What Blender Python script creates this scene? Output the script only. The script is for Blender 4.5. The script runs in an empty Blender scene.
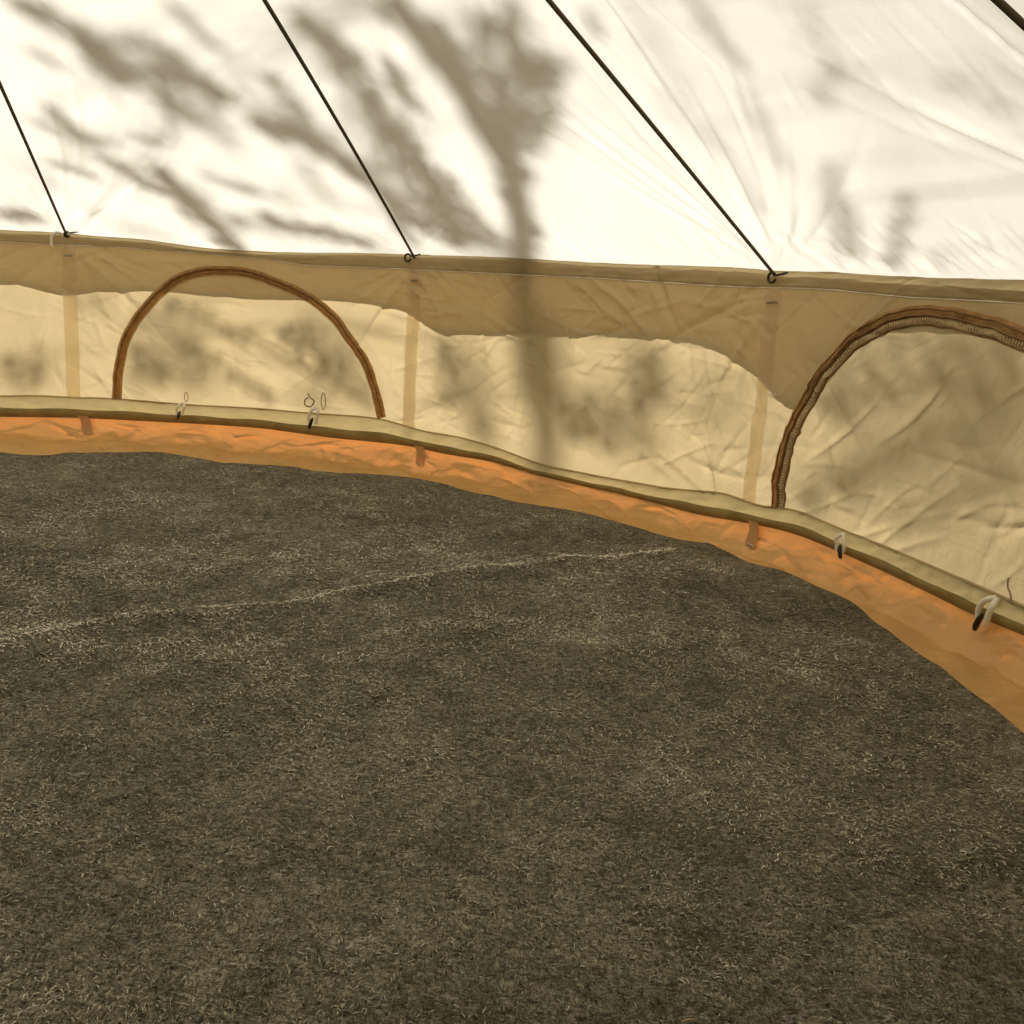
import bpy, math, random
import numpy as np
from mathutils import Vector, Matrix
# traced surface curves: [angle round the tent, height or distance up the roof] in radians / metres
D={"cam":[962.9034,0.2308,0.0688,1.0142,-1.0194,0.5383],"R":1.8543,"eave":[[-0.2645,0.5923],[-0.1924,0.5976],[-0.1671,0.5978],[-0.1192,0.5951],[-0.0573,0.5962],[0.0376,0.5829],[0.1292,0.5833],[0.2277,0.5911],[0.2893,0.5975],[0.395,0.6021],[0.5127,0.6078],[0.7033,0.6052],[0.8226,0.6075],[0.9218,0.6076],[0.9692,0.6027],[1.0342,0.6054],[1.1452,0.5997],[1.2846,0.599]],"stitch":[[-0.2653,0.561],[-0.1932,0.5627],[-0.1182,0.5688],[-0.0018,0.5677],[0.1293,0.5657],[0.205,0.5535],[0.332,0.5606],[0.3962,0.5619],[0.5043,0.5648],[0.7054,0.5687],[0.9027,0.5665],[0.9722,0.5695],[1.0375,0.5721],[1.1492,0.5643],[1.2892,0.5645]],"bot":[[-0.2771,0.1206],[-0.2024,0.1286],[-0.1801,0.1222],[-0.1528,0.1268],[-0.1065,0.1278],[0.0147,0.1228],[0.131,0.1287],[0.2094,0.1289],[0.329,0.1376],[0.373,0.1293],[0.405,0.1161],[0.4756,0.1156],[0.5325,0.1054],[0.6252,0.0775],[0.7347,0.0801],[0.8393,0.0901],[0.9402,0.1174],[0.9596,0.1139],[0.9716,0.1038],[1.0097,0.115],[1.0333,0.1252],[1.1162,0.1153],[1.2402,0.1092],[1.3523,0.1101]],"org":[[-0.2786,0.063],[-0.166,0.0686],[-0.0472,0.0691],[0.1312,0.0745],[0.2534,0.0663],[0.3885,0.0729],[0.4561,0.0637],[0.534,0.0662],[0.6266,0.0497],[0.7365,0.0497],[0.8952,0.0521],[0.9841,0.0703],[1.0455,0.0791],[1.17,0.0697],[1.3005,0.0627],[1.3578,0.0716]],"val":[[-0.2682,0.4519],[-0.2258,0.4515],[-0.1973,0.4352],[-0.1742,0.421],[-0.1592,0.4313],[-0.1307,0.4433],[-0.0464,0.4594],[0.0324,0.455],[0.1133,0.4537],[0.2461,0.4676],[0.3307,0.4645],[0.3855,0.4524],[0.3962,0.4374],[0.4178,0.3994],[0.5375,0.4121],[0.7378,0.4402],[0.8343,0.4479],[0.89,0.4388],[0.9311,0.4089],[0.9599,0.376],[0.9702,0.3952],[0.9946,0.3416],[1.0228,0.3114],[1.0449,0.3843],[1.0659,0.4574],[1.1091,0.5016],[1.1465,0.5206],[1.2209,0.5237],[1.2957,0.5165]],"carp":[[-0.2305,1.5072],[-0.178,1.4879],[-0.1369,1.531],[-0.0934,1.5955],[-0.0387,1.6005],[0.0201,1.6295],[0.1244,1.5789],[0.1954,1.6116],[0.2302,1.6244],[0.3128,1.5919],[0.4008,1.6788],[0.4483,1.6828],[0.5392,1.6919],[0.5933,1.6636],[0.6479,1.6738],[0.7757,1.7124],[0.8295,1.6979],[0.9411,1.7714],[0.9602,1.8038],[0.9959,1.7854],[1.0516,1.7611],[1.1002,1.7722],[1.19,1.7802],[1.2709,1.742],[1.4165,1.7115],[1.4555,1.7192],[1.4833,1.7062]],"arch1":[[-0.1003,0.1284],[-0.0997,0.1703],[-0.0947,0.239],[-0.0839,0.3077],[-0.0597,0.3832],[-0.027,0.4533],[0.0087,0.4976],[0.0454,0.5177],[0.0865,0.5213],[0.1213,0.5156],[0.1641,0.494],[0.2059,0.4654],[0.2495,0.4174],[0.28,0.3566],[0.3078,0.2954],[0.3245,0.2266],[0.3394,0.1397]],"arch2":[[1.0171,0.1182],[1.0153,0.1456],[1.0135,0.173],[1.0168,0.2341],[1.0257,0.2894],[1.0395,0.3508],[1.0547,0.4004],[1.0798,0.4568],[1.1095,0.498],[1.1398,0.5225],[1.1707,0.532],[1.2225,0.5305],[1.2659,0.5207],[1.2969,0.5075]],"fold":[[0.3136,0.1393],[0.339,0.1892],[0.3887,0.2553],[0.4333,0.3175],[0.4774,0.3572],[0.5707,0.3993],[0.6826,0.4566],[0.7663,0.5369],[0.8276,0.5896],[0.9098,0.6617],[1.0374,0.7295],[1.1553,0.8048],[1.2831,0.8864],[1.4038,0.9945],[1.5043,1.0622]],"seamtop":[[-0.1678,0.5983],[0.3901,0.5987],[0.9706,0.6038]],"seambot":[[-0.1665,0.1249],[0.405,0.1161],[0.973,0.1059]],"hookA":[-0.1678,0.5983],"hookB":[0.385,0.5982],"hookC":[0.9695,0.5997],"tabA":[-0.1553,0.0689],"tabB":[0.4098,0.071],"tabC":[0.9847,0.0638],"loopW":[-0.1869,0.5874],"tA":[0.0049,0.1137],"tB0":[0.2124,0.1689],"tB":[0.23,0.1334],"tC":[1.1197,0.0968],"tD":[1.3145,0.0874],"sA2":[[[[0.0406,0.6153],[0.1894,0.3952]],0.0641,0.28],[[[-0.1071,0.363],[0.069,0.1622]],0.067,0.22],[[[0.2967,0.4805],[0.4091,0.2588]],0.0567,0.32],[[[0.4615,0.5737],[0.453,0.1331]],0.0697,0.35],[[[0.7891,0.6176],[0.702,0.3396]],0.0708,0.28],[[[0.0557,0.1062],[0.3366,0.0327]],0.0331,0.3],[[[-0.0598,0.6734],[0.0679,0.594]],0.0387,0.3],[[[0.0192,0.2889],[0.1052,0.0382]],0.0485,0.3],[[[0.4339,0.229],[0.5536,0.0732]],0.0551,0.35],[[[1.0729,0.5306],[1.0195,0.3263]],0.0268,0.15],[[[0.2855,0.5784],[0.2369,0.4257]],0.0181,0.35],[[[-0.1925,0.2557],[-0.1511,0.1621]],0.0184,0.3],[[[-0.0234,0.562],[-0.0102,0.5004]],0.0159,0.3],[[[0.1712,0.394],[0.1947,0.3073]],0.0172,0.35],[[[0.2854,0.3135],[0.2963,0.1877]],0.0228,0.4],[[[0.1911,0.2111],[0.2377,0.1652]],0.0158,0.4],[[[-0.0825,0.0453],[0.0017,0.0012]],0.02,0.35]],"sW2":[[[[-0.2754,0.1836],[-0.2097,0.2037]],0.0352,0.35],[[[-0.0785,0.3636],[0.0319,0.3482]],0.053,0.35],[[[-0.0804,0.2111],[0.0478,0.2152]],0.0536,0.4],[[[0.1966,0.3846],[0.3192,0.188]],0.058,0.45],[[[0.1815,0.1874],[0.2676,0.1639]],0.0294,0.3],[[[0.4709,0.3559],[0.5231,0.1192]],0.0605,0.45],[[[0.58,0.4134],[0.6284,0.1205]],0.0422,0.5],[[[0.7719,0.4193],[0.8129,0.2968]],0.0597,0.45],[[[0.6481,0.2446],[0.8204,0.1908]],0.0598,0.45],[[[0.8782,0.2898],[0.9277,0.358]],0.0359,0.3],[[[1.0658,0.389],[1.2948,0.4903]],0.0388,0.35],[[[1.1125,0.2157],[1.3107,0.3728]],0.0314,0.35],[[[-0.1611,0.4112],[-0.1089,0.3888]],0.0292,0.3]],"sA":[[[[-0.0825,0.6818],[-0.0233,0.655],[0.0294,0.6097],[0.0562,0.5644]],0.0281,0.7],[[[0.0294,0.6097],[0.0303,0.5425],[0.0831,0.5418],[0.1315,0.5499],[0.1866,0.5279],[0.2176,0.4782]],0.0337,0.75],[[[0.0728,0.606],[0.1345,0.621],[0.1871,0.5718]],0.0196,0.5],[[[-0.0991,0.5726],[-0.0745,0.5611],[-0.0497,0.5292]],0.0112,0.5],[[[0.2078,0.7096],[0.2301,0.6784],[0.2429,0.6284],[0.2657,0.5968]],0.0126,0.5],[[[-0.1042,0.4349],[-0.0866,0.3807],[-0.072,0.3444]],0.017,0.55],[[[-0.1485,0.3857],[-0.1071,0.363],[-0.0653,0.3393],[-0.0147,0.3462]],0.0123,0.4],[[[0.0971,0.4842],[0.1277,0.4464],[0.1429,0.4145]],0.0236,0.6],[[[0.0208,0.4906],[0.0301,0.4515]],0.0117,0.3],[[[0.0241,0.3658],[0.0631,0.3554],[0.1088,0.4174]],0.0196,0.4],[[[-0.1477,0.254],[-0.1115,0.2438],[-0.0836,0.2084]],0.013,0.5],[[[-0.0631,0.2838],[-0.0297,0.2566],[-0.0105,0.2027],[0.0187,0.1899]],0.0183,0.6],[[[0.036,0.2591],[0.048,0.1767],[0.0641,0.1075],[0.0839,0.0152],[0.1019,-0.0138]],0.0276,0.75],[[[0.1051,0.2674],[0.1393,0.2387],[0.1838,0.2037]],0.0156,0.5],[[[-0.2576,0.0457],[-0.2261,0.0674],[-0.1954,0.0353]],0.0223,0.55],[[[0.3127,0.5356],[0.3406,0.4936],[0.342,0.4552]],0.0224,0.45],[[[0.2462,0.4261],[0.2816,0.4],[0.3261,0.3735],[0.3588,0.317],[0.3817,0.2576]],0.0288,0.75],[[[0.3231,0.455],[0.3434,0.4154],[0.2614,0.3709]],0.0187,0.5],[[[0.1694,0.1328],[0.2001,0.0896],[0.2627,0.0718],[0.3191,0.0304]],0.0247,0.6],[[[-0.1149,0.1148],[-0.1065,0.0792]],0.0111,0.3],[[[0.1196,0.1335],[0.1313,0.0802]],0.0165,0.4],[[[0.3657,0.2874],[0.3952,0.1951],[0.3882,0.0931]],0.0204,0.5],[[[0.4542,0.6607],[0.4811,0.6057],[0.4909,0.5376],[0.4973,0.4776],[0.4879,0.4016],[0.4942,0.3335],[0.4944,0.2464],[0.4946,0.1523],[0.4686,0.0479]],0.0363,0.65],[[[0.5691,0.5657],[0.5581,0.4981],[0.5634,0.4371]],0.0189,0.6],[[[0.5067,0.4011],[0.5065,0.3194],[0.4974,0.2313]],0.0186,0.5],[[[0.4165,0.1802],[0.4472,0.1157],[0.5125,0.0523]],0.0334,0.55],[[[0.5339,0.2765],[0.5274,0.1701],[0.5419,0.0892]],0.022,0.35],[[[0.4091,0.2588],[0.4018,0.1627],[0.3981,0.0402]],0.0206,0.5],[[[0.6498,0.6757],[0.6608,0.6349]],0.0338,0.5],[[[0.6982,0.6133],[0.7133,0.549],[0.7326,0.4581],[0.7465,0.3859]],0.0589,0.42],[[[0.8079,0.614],[0.8428,0.5279],[0.8506,0.4849]],0.0474,0.45],[[[0.8428,0.5279],[0.7914,0.4278],[0.6749,0.3413],[0.6415,0.2329]],0.0453,0.45],[[[0.751,0.361],[0.8093,0.4255],[0.9051,0.5156]],0.0231,0.4],[[[0.4535,0.0818],[0.5476,0.0556],[0.62,0.0448]],0.0256,0.4],[[[0.7329,0.4113],[0.6488,0.2613]],0.0387,0.4],[[[0.6147,0.233],[0.6235,0.0784]],0.0263,0.5]],"sB":[[[[1.0034,0.5773],[0.9933,0.534]],0.0197,0.35],[[[1.1901,0.5434],[1.1866,0.4945],[1.1762,0.4458],[1.175,0.4247]],0.0162,0.45],[[[1.1519,0.3981],[1.1296,0.3262],[1.108,0.2472]],0.0114,0.3],[[[1.0326,0.3454],[1.0374,0.3016],[1.0215,0.1651]],0.0126,0.25],[[[1.1764,0.2464],[1.1409,0.1778],[1.0847,0.0521]],0.0138,0.6],[[[1.1611,0.1755],[1.1008,0.0399]],0.0088,0.4],[[[1.2375,0.1762],[1.1912,0.1077],[1.1405,0.0285]],0.0166,0.55],[[[1.2122,0.063],[1.2022,0.0182]],0.01,0.25],[[[1.3369,0.4845],[1.3022,0.4037],[1.2417,0.3548]],0.0298,0.15],[[[1.4041,0.3346],[1.443,0.2749]],0.024,0.14]],"sW":[[[[-0.0233,0.428],[0.0563,0.3659],[0.1054,0.3143]],0.0176,0.5],[[[-0.0004,0.3003],[0.056,0.2488],[0.1056,0.1965],[0.1478,0.1583]],0.0267,0.5],[[[0.1683,0.3664],[0.2142,0.3153],[0.2663,0.2511]],0.035,0.45],[[[-0.0796,0.2761],[-0.0252,0.1938]],0.0357,0.45],[[[0.102,0.3545],[0.1655,0.2878],[0.2511,0.2283],[0.3232,0.1656]],0.0117,0.6],[[[0.4361,0.3639],[0.4669,0.2175]],0.0444,0.45],[[[0.7734,0.3957],[0.7984,0.2692]],0.0481,0.4],[[[0.6487,0.2318],[0.7555,0.1584]],0.0457,0.4],[[[1.0535,0.1508],[1.1725,0.2948],[1.3073,0.431]],0.027,0.6],[[[1.0708,0.3408],[1.1938,0.4435],[1.2823,0.4993]],0.0353,0.35],[[[1.1893,0.1528],[1.3255,0.2993]],0.0168,0.4],[[[-0.2742,0.2271],[-0.2177,0.1737]],0.0351,0.4]],"trunkW":[[0.6303,0.1877],[0.5945,0.2851],[0.5823,0.4007],[0.5743,0.5027],[0.57,0.5987]],"trunkR":[[0.5794,0.0239],[0.6218,0.1733],[0.6544,0.2889],[0.6608,0.368],[0.672,0.4879],[0.67,0.5761],[0.6626,0.6777]],"limb":[[0.6608,0.368],[0.7418,0.457],[0.8156,0.5328],[0.8927,0.633]]}
SUN_E=5.6; SKY_E=0.38; EXPO=0.0
PI=math.pi
SC=bpy.context.scene; COL=SC.collection
rng=np.random.default_rng(7); random.seed(5)
R=D['R']; SL,CV=0.6495,-0.00997
TH=2*PI/11; A0=-0.168
SEAMS=[A0+TH*k for k in range(11)]
SEAMS[1]=0.3885; SEAMS[2]=0.971; SEAMS[3]=1.541
# ---------------------------------------------------------------- materials
def mat(name,col,rough=.8,trans=None,tfac=.5,bump=None,spec=.2,mottle=None,metal=0,sheen=0):
    m=bpy.data.materials.new(name); m.use_nodes=True; nt=m.node_tree; N=nt.nodes; L=nt.links; N.clear()
    out=N.new('ShaderNodeOutputMaterial'); tc=N.new('ShaderNodeTexCoord')
    bs=N.new('ShaderNodeBsdfPrincipled'); bs.inputs['Roughness'].default_value=rough; bs.inputs['Metallic'].default_value=metal
    bs.inputs['Specular IOR Level'].default_value=spec
    if sheen: bs.inputs['Sheen Weight'].default_value=sheen
    def colnode(c):
        if not mottle:
            r=N.new('ShaderNodeRGB'); r.outputs[0].default_value=(*c,1); return r.outputs[0]
        sc,lo,hi=mottle
        n=N.new('ShaderNodeTexNoise'); n.inputs['Scale'].default_value=sc; n.inputs['Detail'].default_value=6
        mr=N.new('ShaderNodeMapRange'); mr.inputs['From Min'].default_value=.3; mr.inputs['From Max'].default_value=.7
        mr.inputs['To Min'].default_value=lo; mr.inputs['To Max'].default_value=hi
        L.new(tc.outputs['Object'],n.inputs['Vector']); L.new(n.outputs['Fac'],mr.inputs['Value'])
        v=N.new('ShaderNodeVectorMath'); v.operation='SCALE'; v.inputs[0].default_value=c; L.new(mr.outputs[0],v.inputs['Scale'])
        return v.outputs[0]
    cn=colnode(col); L.new(cn,bs.inputs['Base Color'])
    nrm=None
    if bump:
        prev=None
        for sc,st,dist,stretch in bump:
            n=N.new('ShaderNodeTexNoise'); n.inputs['Scale'].default_value=sc; n.inputs['Detail'].default_value=5; n.inputs['Distortion'].default_value=.6
            mp=N.new('ShaderNodeMapping'); mp.inputs['Scale'].default_value=stretch
            L.new(tc.outputs['Object'],mp.inputs[0]); L.new(mp.outputs[0],n.inputs['Vector'])
            b=N.new('ShaderNodeBump'); b.inputs['Strength'].default_value=st; b.inputs['Distance'].default_value=dist
            L.new(n.outputs['Fac'],b.inputs['Height'])
            if prev: L.new(prev.outputs[0],b.inputs['Normal'])
            prev=b
        nrm=prev.outputs[0]; L.new(nrm,bs.inputs['Normal'])
    if trans:
        tr=N.new('ShaderNodeBsdfTranslucent'); ct=colnode(trans); L.new(ct,tr.inputs['Color'])
        if nrm: L.new(nrm,tr.inputs['Normal'])
        mx=N.new('ShaderNodeMixShader'); mx.inputs[0].default_value=tfac
        L.new(bs.outputs[0],mx.inputs[1]); L.new(tr.outputs[0],mx.inputs[2]); L.new(mx.outputs[0],out.inputs['Surface'])
    else: L.new(bs.outputs[0],out.inputs['Surface'])
    return m
weave=[(900,.25,.0004,(1,1,1)),(55,.35,.004,(1,1,1)),(14,.35,.012,(1,1,1))]
M={}
M['roof']=mat('roof_canvas',(.86,.83,.76),.9,(.98,.96,.89),.62,[(700,.2,.0004,(1,1,1)),(30,.25,.004,(1,1,1))],mottle=(9,.96,1.0))
M['wall']=mat('wall_canvas',(.58,.47,.30),.9,(.77,.605,.335),.5,weave,mottle=(7,.93,1.0))
M['olive']=mat('olive_webbing',(.34,.27,.11),.9,(.30,.24,.09),.3,weave,mottle=(25,.8,1.1))
M['hem']=mat('hem_canvas',(.50,.40,.24),.9,(.46,.36,.19),.5,weave,mottle=(9,.9,1.0))
M['band']=mat('seam_allowance',(.85,.8,.66),.9,(.90,.80,.60),.8,weave)
M['strap']=mat('strap_webbing',(.50,.31,.13),.8,(.6,.35,.12),.3)
M['strip']=mat('strip_canvas',(.58,.48,.28),.9,(.54,.42,.19),.45,weave,mottle=(12,.9,1.0))
M['outer']=mat('outer_canvas',(.7,.62,.45),.9,(.54,.45,.29),.5,weave)
M['orange']=mat('orange_sheet',(.88,.53,.19),.40,(.96,.31,.07),.36,[(40,.35,.006,(1,1,1)),(12,.4,.02,(1,1,1))],spec=.45,mottle=(10,.85,1.0))
M['seam']=mat('roof_seam_tape',(.085,.065,.035),.9)
M['zip']=mat('zip_tape',(.55,.33,.12),.75,(.80,.40,.10),.4,[(400,.4,.0006,(1,1,1))],mottle=(60,.6,1.05))
M['zipdark']=mat('zip_dark_ribs',(.26,.145,.05),.7,mottle=(80,.6,1.1))
M['zipedge']=mat('zip_beige_edging',(.62,.45,.24),.8,mottle=(90,.7,1.05))
M['cord']=mat('white_cord',(.82,.77,.62),.85,bump=[(900,.5,.0006,(1,1,1))])
M['ghost']=mat('grey_cord',(.36,.30,.19),.9)
M['black']=mat('black_plastic',(.012,.010,.010),.35,spec=.5)
M['metal']=mat('dark_metal',(.06,.05,.04),.35,metal=.8)
M['brass']=mat('brass',(.6,.5,.32),.3,metal=.9)
M['bark']=mat('bark',(.10,.075,.05),.9,bump=[(40,.6,.02,(1,1,.2))])
M['leaf']=mat('leaf',(.10,.16,.05),.6,(.14,.17,.05),.35)
M['grass']=mat('grass_ground',(.10,.11,.045),.95,mottle=(3,.6,1.2))
def carpet_mat():
    m=mat('felt_carpet',(.05,.045,.032),1.0,spec=0,sheen=.0); nt=m.node_tree; N=nt.nodes; L=nt.links
    bs=[n for n in N if n.type=='BSDF_PRINCIPLED'][0]; tc=[n for n in N if n.type=='TEX_COORD'][0]
    def noise(sc,det,rough,stretch=(1,1,1),rot=0):
        mp=N.new('ShaderNodeMapping'); mp.inputs['Scale'].default_value=stretch; mp.inputs['Rotation'].default_value=(0,0,rot)
        n=N.new('ShaderNodeTexNoise'); n.inputs['Scale'].default_value=sc; n.inputs['Detail'].default_value=det; n.inputs['Roughness'].default_value=rough
        n.inputs['Distortion'].default_value=1.2
        L.new(tc.outputs['Object'],mp.inputs[0]); L.new(mp.outputs[0],n.inputs['Vector']); return n.outputs['Fac']
    def mr(v,a,b,c,d):
        r=N.new('ShaderNodeMapRange'); r.inputs['From Min'].default_value=a; r.inputs['From Max'].default_value=b
        r.inputs['To Min'].default_value=c; r.inputs['To Max'].default_value=d; L.new(v,r.inputs['Value']); return r.outputs[0]
    def mul(a,b):
        q=N.new('ShaderNodeMath'); q.operation='MULTIPLY'; L.new(a,q.inputs[0]); L.new(b,q.inputs[1]); return q.outputs[0]
    f=mul(mul(mr(noise(420,5,.75,(1,.4,1),.6),.34,.70,.0,2.6),mr(noise(260,4,.75,(.4,1,1),.2),.34,.68,.1,2.2)),mul(mr(noise(28,5,.7),.32,.68,.55,1.6),mr(noise(3.2,4,.6),.3,.7,.62,1.5)))
    cr=N.new('ShaderNodeValToRGB'); e=cr.color_ramp.elements
    e[0].position=0; e[0].color=(.028,.024,.014,1); e[1].position=1; e[1].color=(.95,.86,.66,1)
    x=e.new(.25); x.color=(.28,.248,.174,1)
    L.new(mr(f,0,5.0,0,1),cr.inputs[0]); L.new(cr.outputs[0],bs.inputs['Base Color'])
    b=N.new('ShaderNodeBump'); b.inputs['Strength'].default_value=.8; b.inputs['Distance'].default_value=.003
    L.new(f,b.inputs['Height']); L.new(b.outputs[0],bs.inputs['Normal'])
    return m
M['carpet']=carpet_mat()
def fibre_mat():
    m=mat('carpet_fibre',(.3,.26,.19),.9,spec=.1); nt=m.node_tree; N=nt.nodes; L=nt.links
    bs=[n for n in N if n.type=='BSDF_PRINCIPLED'][0]
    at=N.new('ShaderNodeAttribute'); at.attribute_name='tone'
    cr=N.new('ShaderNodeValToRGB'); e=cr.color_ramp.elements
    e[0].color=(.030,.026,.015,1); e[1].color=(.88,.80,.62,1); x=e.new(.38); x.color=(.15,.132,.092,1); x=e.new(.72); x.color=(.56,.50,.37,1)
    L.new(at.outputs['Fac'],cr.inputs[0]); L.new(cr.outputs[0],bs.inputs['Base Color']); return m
M['fibre']=fibre_mat()
# ---------------------------------------------------------------- helpers
def tag(o,label=None,cat=None,group=None,kind=None):
    if label:o['label']=label
    if cat:o['category']=cat
    if group:o['group']=group
    if kind:o['kind']=kind
    return o
def link(name,me,m,parent=None,smooth=True):
    if m: me.materials.append(m)
    o=bpy.data.objects.new(name,me); COL.objects.link(o)
    if parent: o.parent=parent; o.matrix_parent_inverse=parent.matrix_world.inverted() if False else o.matrix_parent_inverse
    if smooth and len(me.polygons): me.polygons.foreach_set('use_smooth',[True]*len(me.polygons))
    return o
def mesh(name,V,F,m,parent=None,smooth=True):
    V=np.asarray(V,dtype=np.float32).reshape(-1,3); F=np.asarray(F,dtype=np.int32); k=F.shape[1]
    if parent is not None: V=V-np.array(wloc(parent),dtype=np.float32)
    me=bpy.data.meshes.new(name); me.vertices.add(len(V)); me.vertices.foreach_set('co',V.ravel())
    me.loops.add(F.size); me.loops.foreach_set('vertex_index',F.ravel())
    me.polygons.add(len(F)); me.polygons.foreach_set('loop_start',np.arange(0,F.size,k,dtype=np.int32))
    try: me.polygons.foreach_set('loop_total',np.full(len(F),k,dtype=np.int32))
    except Exception: pass
    me.update(calc_edges=True); me.validate()
    return link(name,me,m,parent,smooth)
def wloc(o):
    v=Vector((0,0,0))
    while o is not None: v=v+o.location; o=o.parent
    return v
def empty(name,loc):
    o=bpy.data.objects.new(name,None); o.location=loc; COL.objects.link(o); return o
def gridF(n,k,closed=False):
    i=np.arange(n if closed else n-1); j=np.arange(k-1); I,J=np.meshgrid(i,j,indexing='ij'); I2=(I+1)%n
    return np.stack([I*k+J,I2*k+J,I2*k+J+1,I*k+J+1],-1).reshape(-1,4)
def cyl(a,r,z): return np.stack([r*np.sin(a),r*np.cos(a),z+0*a],-1)
def table(L,tail=None,amp=0.0,per=1):
    L=sorted(map(tuple,L)); xs=[q[0] for q in L]; ys=[q[1] for q in L]
    t=np.mean(ys) if tail is None else tail
    xs=[-2*PI+xs[-1]]+[xs[0]-.35]+xs+[xs[-1]+.35,xs[0]+2*PI]; ys=[t,t]+ys+[t,t]
    def f(a):
        a=(np.asarray(a)+PI+ -.0)%(2*PI)-PI
        x=np.interp(a,xs,ys)
        for d in (-.012,.012,-.024,.024): x=x+np.interp(a+d,xs,ys)
        return x/5
    return f
ze=table(D['eave'],.6); zst=table(D['stitch'],.565); zb=table(D['bot'],.118); zs=table(D['org'],.075); zv=table(D['val'],.50); rc=table(D['carp'],1.74)
def agrid(fine=.0035,coarse=.03,lo=-.62,hi=1.78):
    return np.concatenate([np.arange(lo,hi,fine),np.linspace(hi,lo+2*PI,int((lo+2*PI-hi)/coarse),endpoint=False)])
def smooth_noise(x,y,scale,seed,oct=3):
    r=np.random.default_rng(seed); o=np.zeros_like(x)
    for k in range(oct):
        for _ in range(5):
            an=r.uniform(0,PI); fr=2*PI/scale*(1.9**k)*r.uniform(.7,1.3); ph=r.uniform(0,6.28)
            o+=np.sin((x*np.cos(an)+y*np.sin(an))*fr+ph+1.3*np.sin((x*np.sin(an)-y*np.cos(an))*fr*.6+ph*2))*(.5**k)
    return o/5
def creases(S,Z,C):
    o=np.zeros_like(S)
    for (s0,z0,an,ln,amp,w) in C:
        c,s=math.cos(an),math.sin(an)
        m=(abs(S-s0)<ln+.05)&(abs(Z-z0)<ln+.05)
        ds=S[m]-s0; dz=Z[m]-z0; u=ds*c+dz*s; v=-ds*s+dz*c+ .12*(u*u)/max(ln,.05)*math.sin(s0*91)
        o[m]+=amp*np.exp(-np.abs(v/w)**1.3)*np.clip(1-(u/ln)**2,0,1)
    return o
def tube(pts,rad,seg=8,cap=True):
    pts=[Vector(p) for p in pts]; n=len(pts); rads=rad if isinstance(rad,(list,tuple)) else [rad]*n
    V=[];F=[]; up=Vector((.13,.21,.97)); 
    for i in range(n):
        t=(pts[min(i+1,n-1)]-pts[max(i-1,0)]).normalized()
        a=t.cross(up); 
        if a.length<.05: a=t.cross(Vector((1,0,0)))
        a.normalize(); b=t.cross(a)
        for k in range(seg):
            q=2*PI*k/seg; V.append(pts[i]+(a*math.cos(q)+b*math.sin(q))*rads[i])
    for i in range(n-1):
        for k in range(seg):
            k2=(k+1)%seg; F.append((i*seg+k,i*seg+k2,(i+1)*seg+k2,(i+1)*seg+k))
    if cap:
        for e in (0,n-1):
            c=len(V); V.append(pts[e])
            for k in range(seg):
                k2=(k+1)%seg; F.append((e*seg+k,e*seg+k2,c,c))
    return [tuple(v) for v in V],F
def mb(name,chunks,m,parent=None,smooth=True):
    V=[];F=[]
    for v,f in chunks:
        o=len(V); V+=v; F+=[tuple(i+o for i in q) for q in f]
    if parent is not None: wl=wloc(parent); V=[tuple(Vector(v)-wl) for v in V]
    me=bpy.data.meshes.new(name); 
    F=[tuple(dict.fromkeys(q)) for q in F]
    me.from_pydata([tuple(v) for v in V],[],F); me.update()
    return link(name,me,m,parent,smooth)
def spline(P,n=8):
    P=[Vector(p) for p in P]; out=[]
    for i in range(len(P)-1):
        p0=P[max(i-1,0)];p1=P[i];p2=P[i+1];p3=P[min(i+2,len(P)-1)]
        for k in range(n):
            t=k/n; out.append(.5*((2*p1)+(p2-p0)*t+(2*p0-5*p1+4*p2-p3)*t*t+(3*p1-p0-3*p2+p3)*t**3))
    out.append(P[-1]); return out
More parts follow.
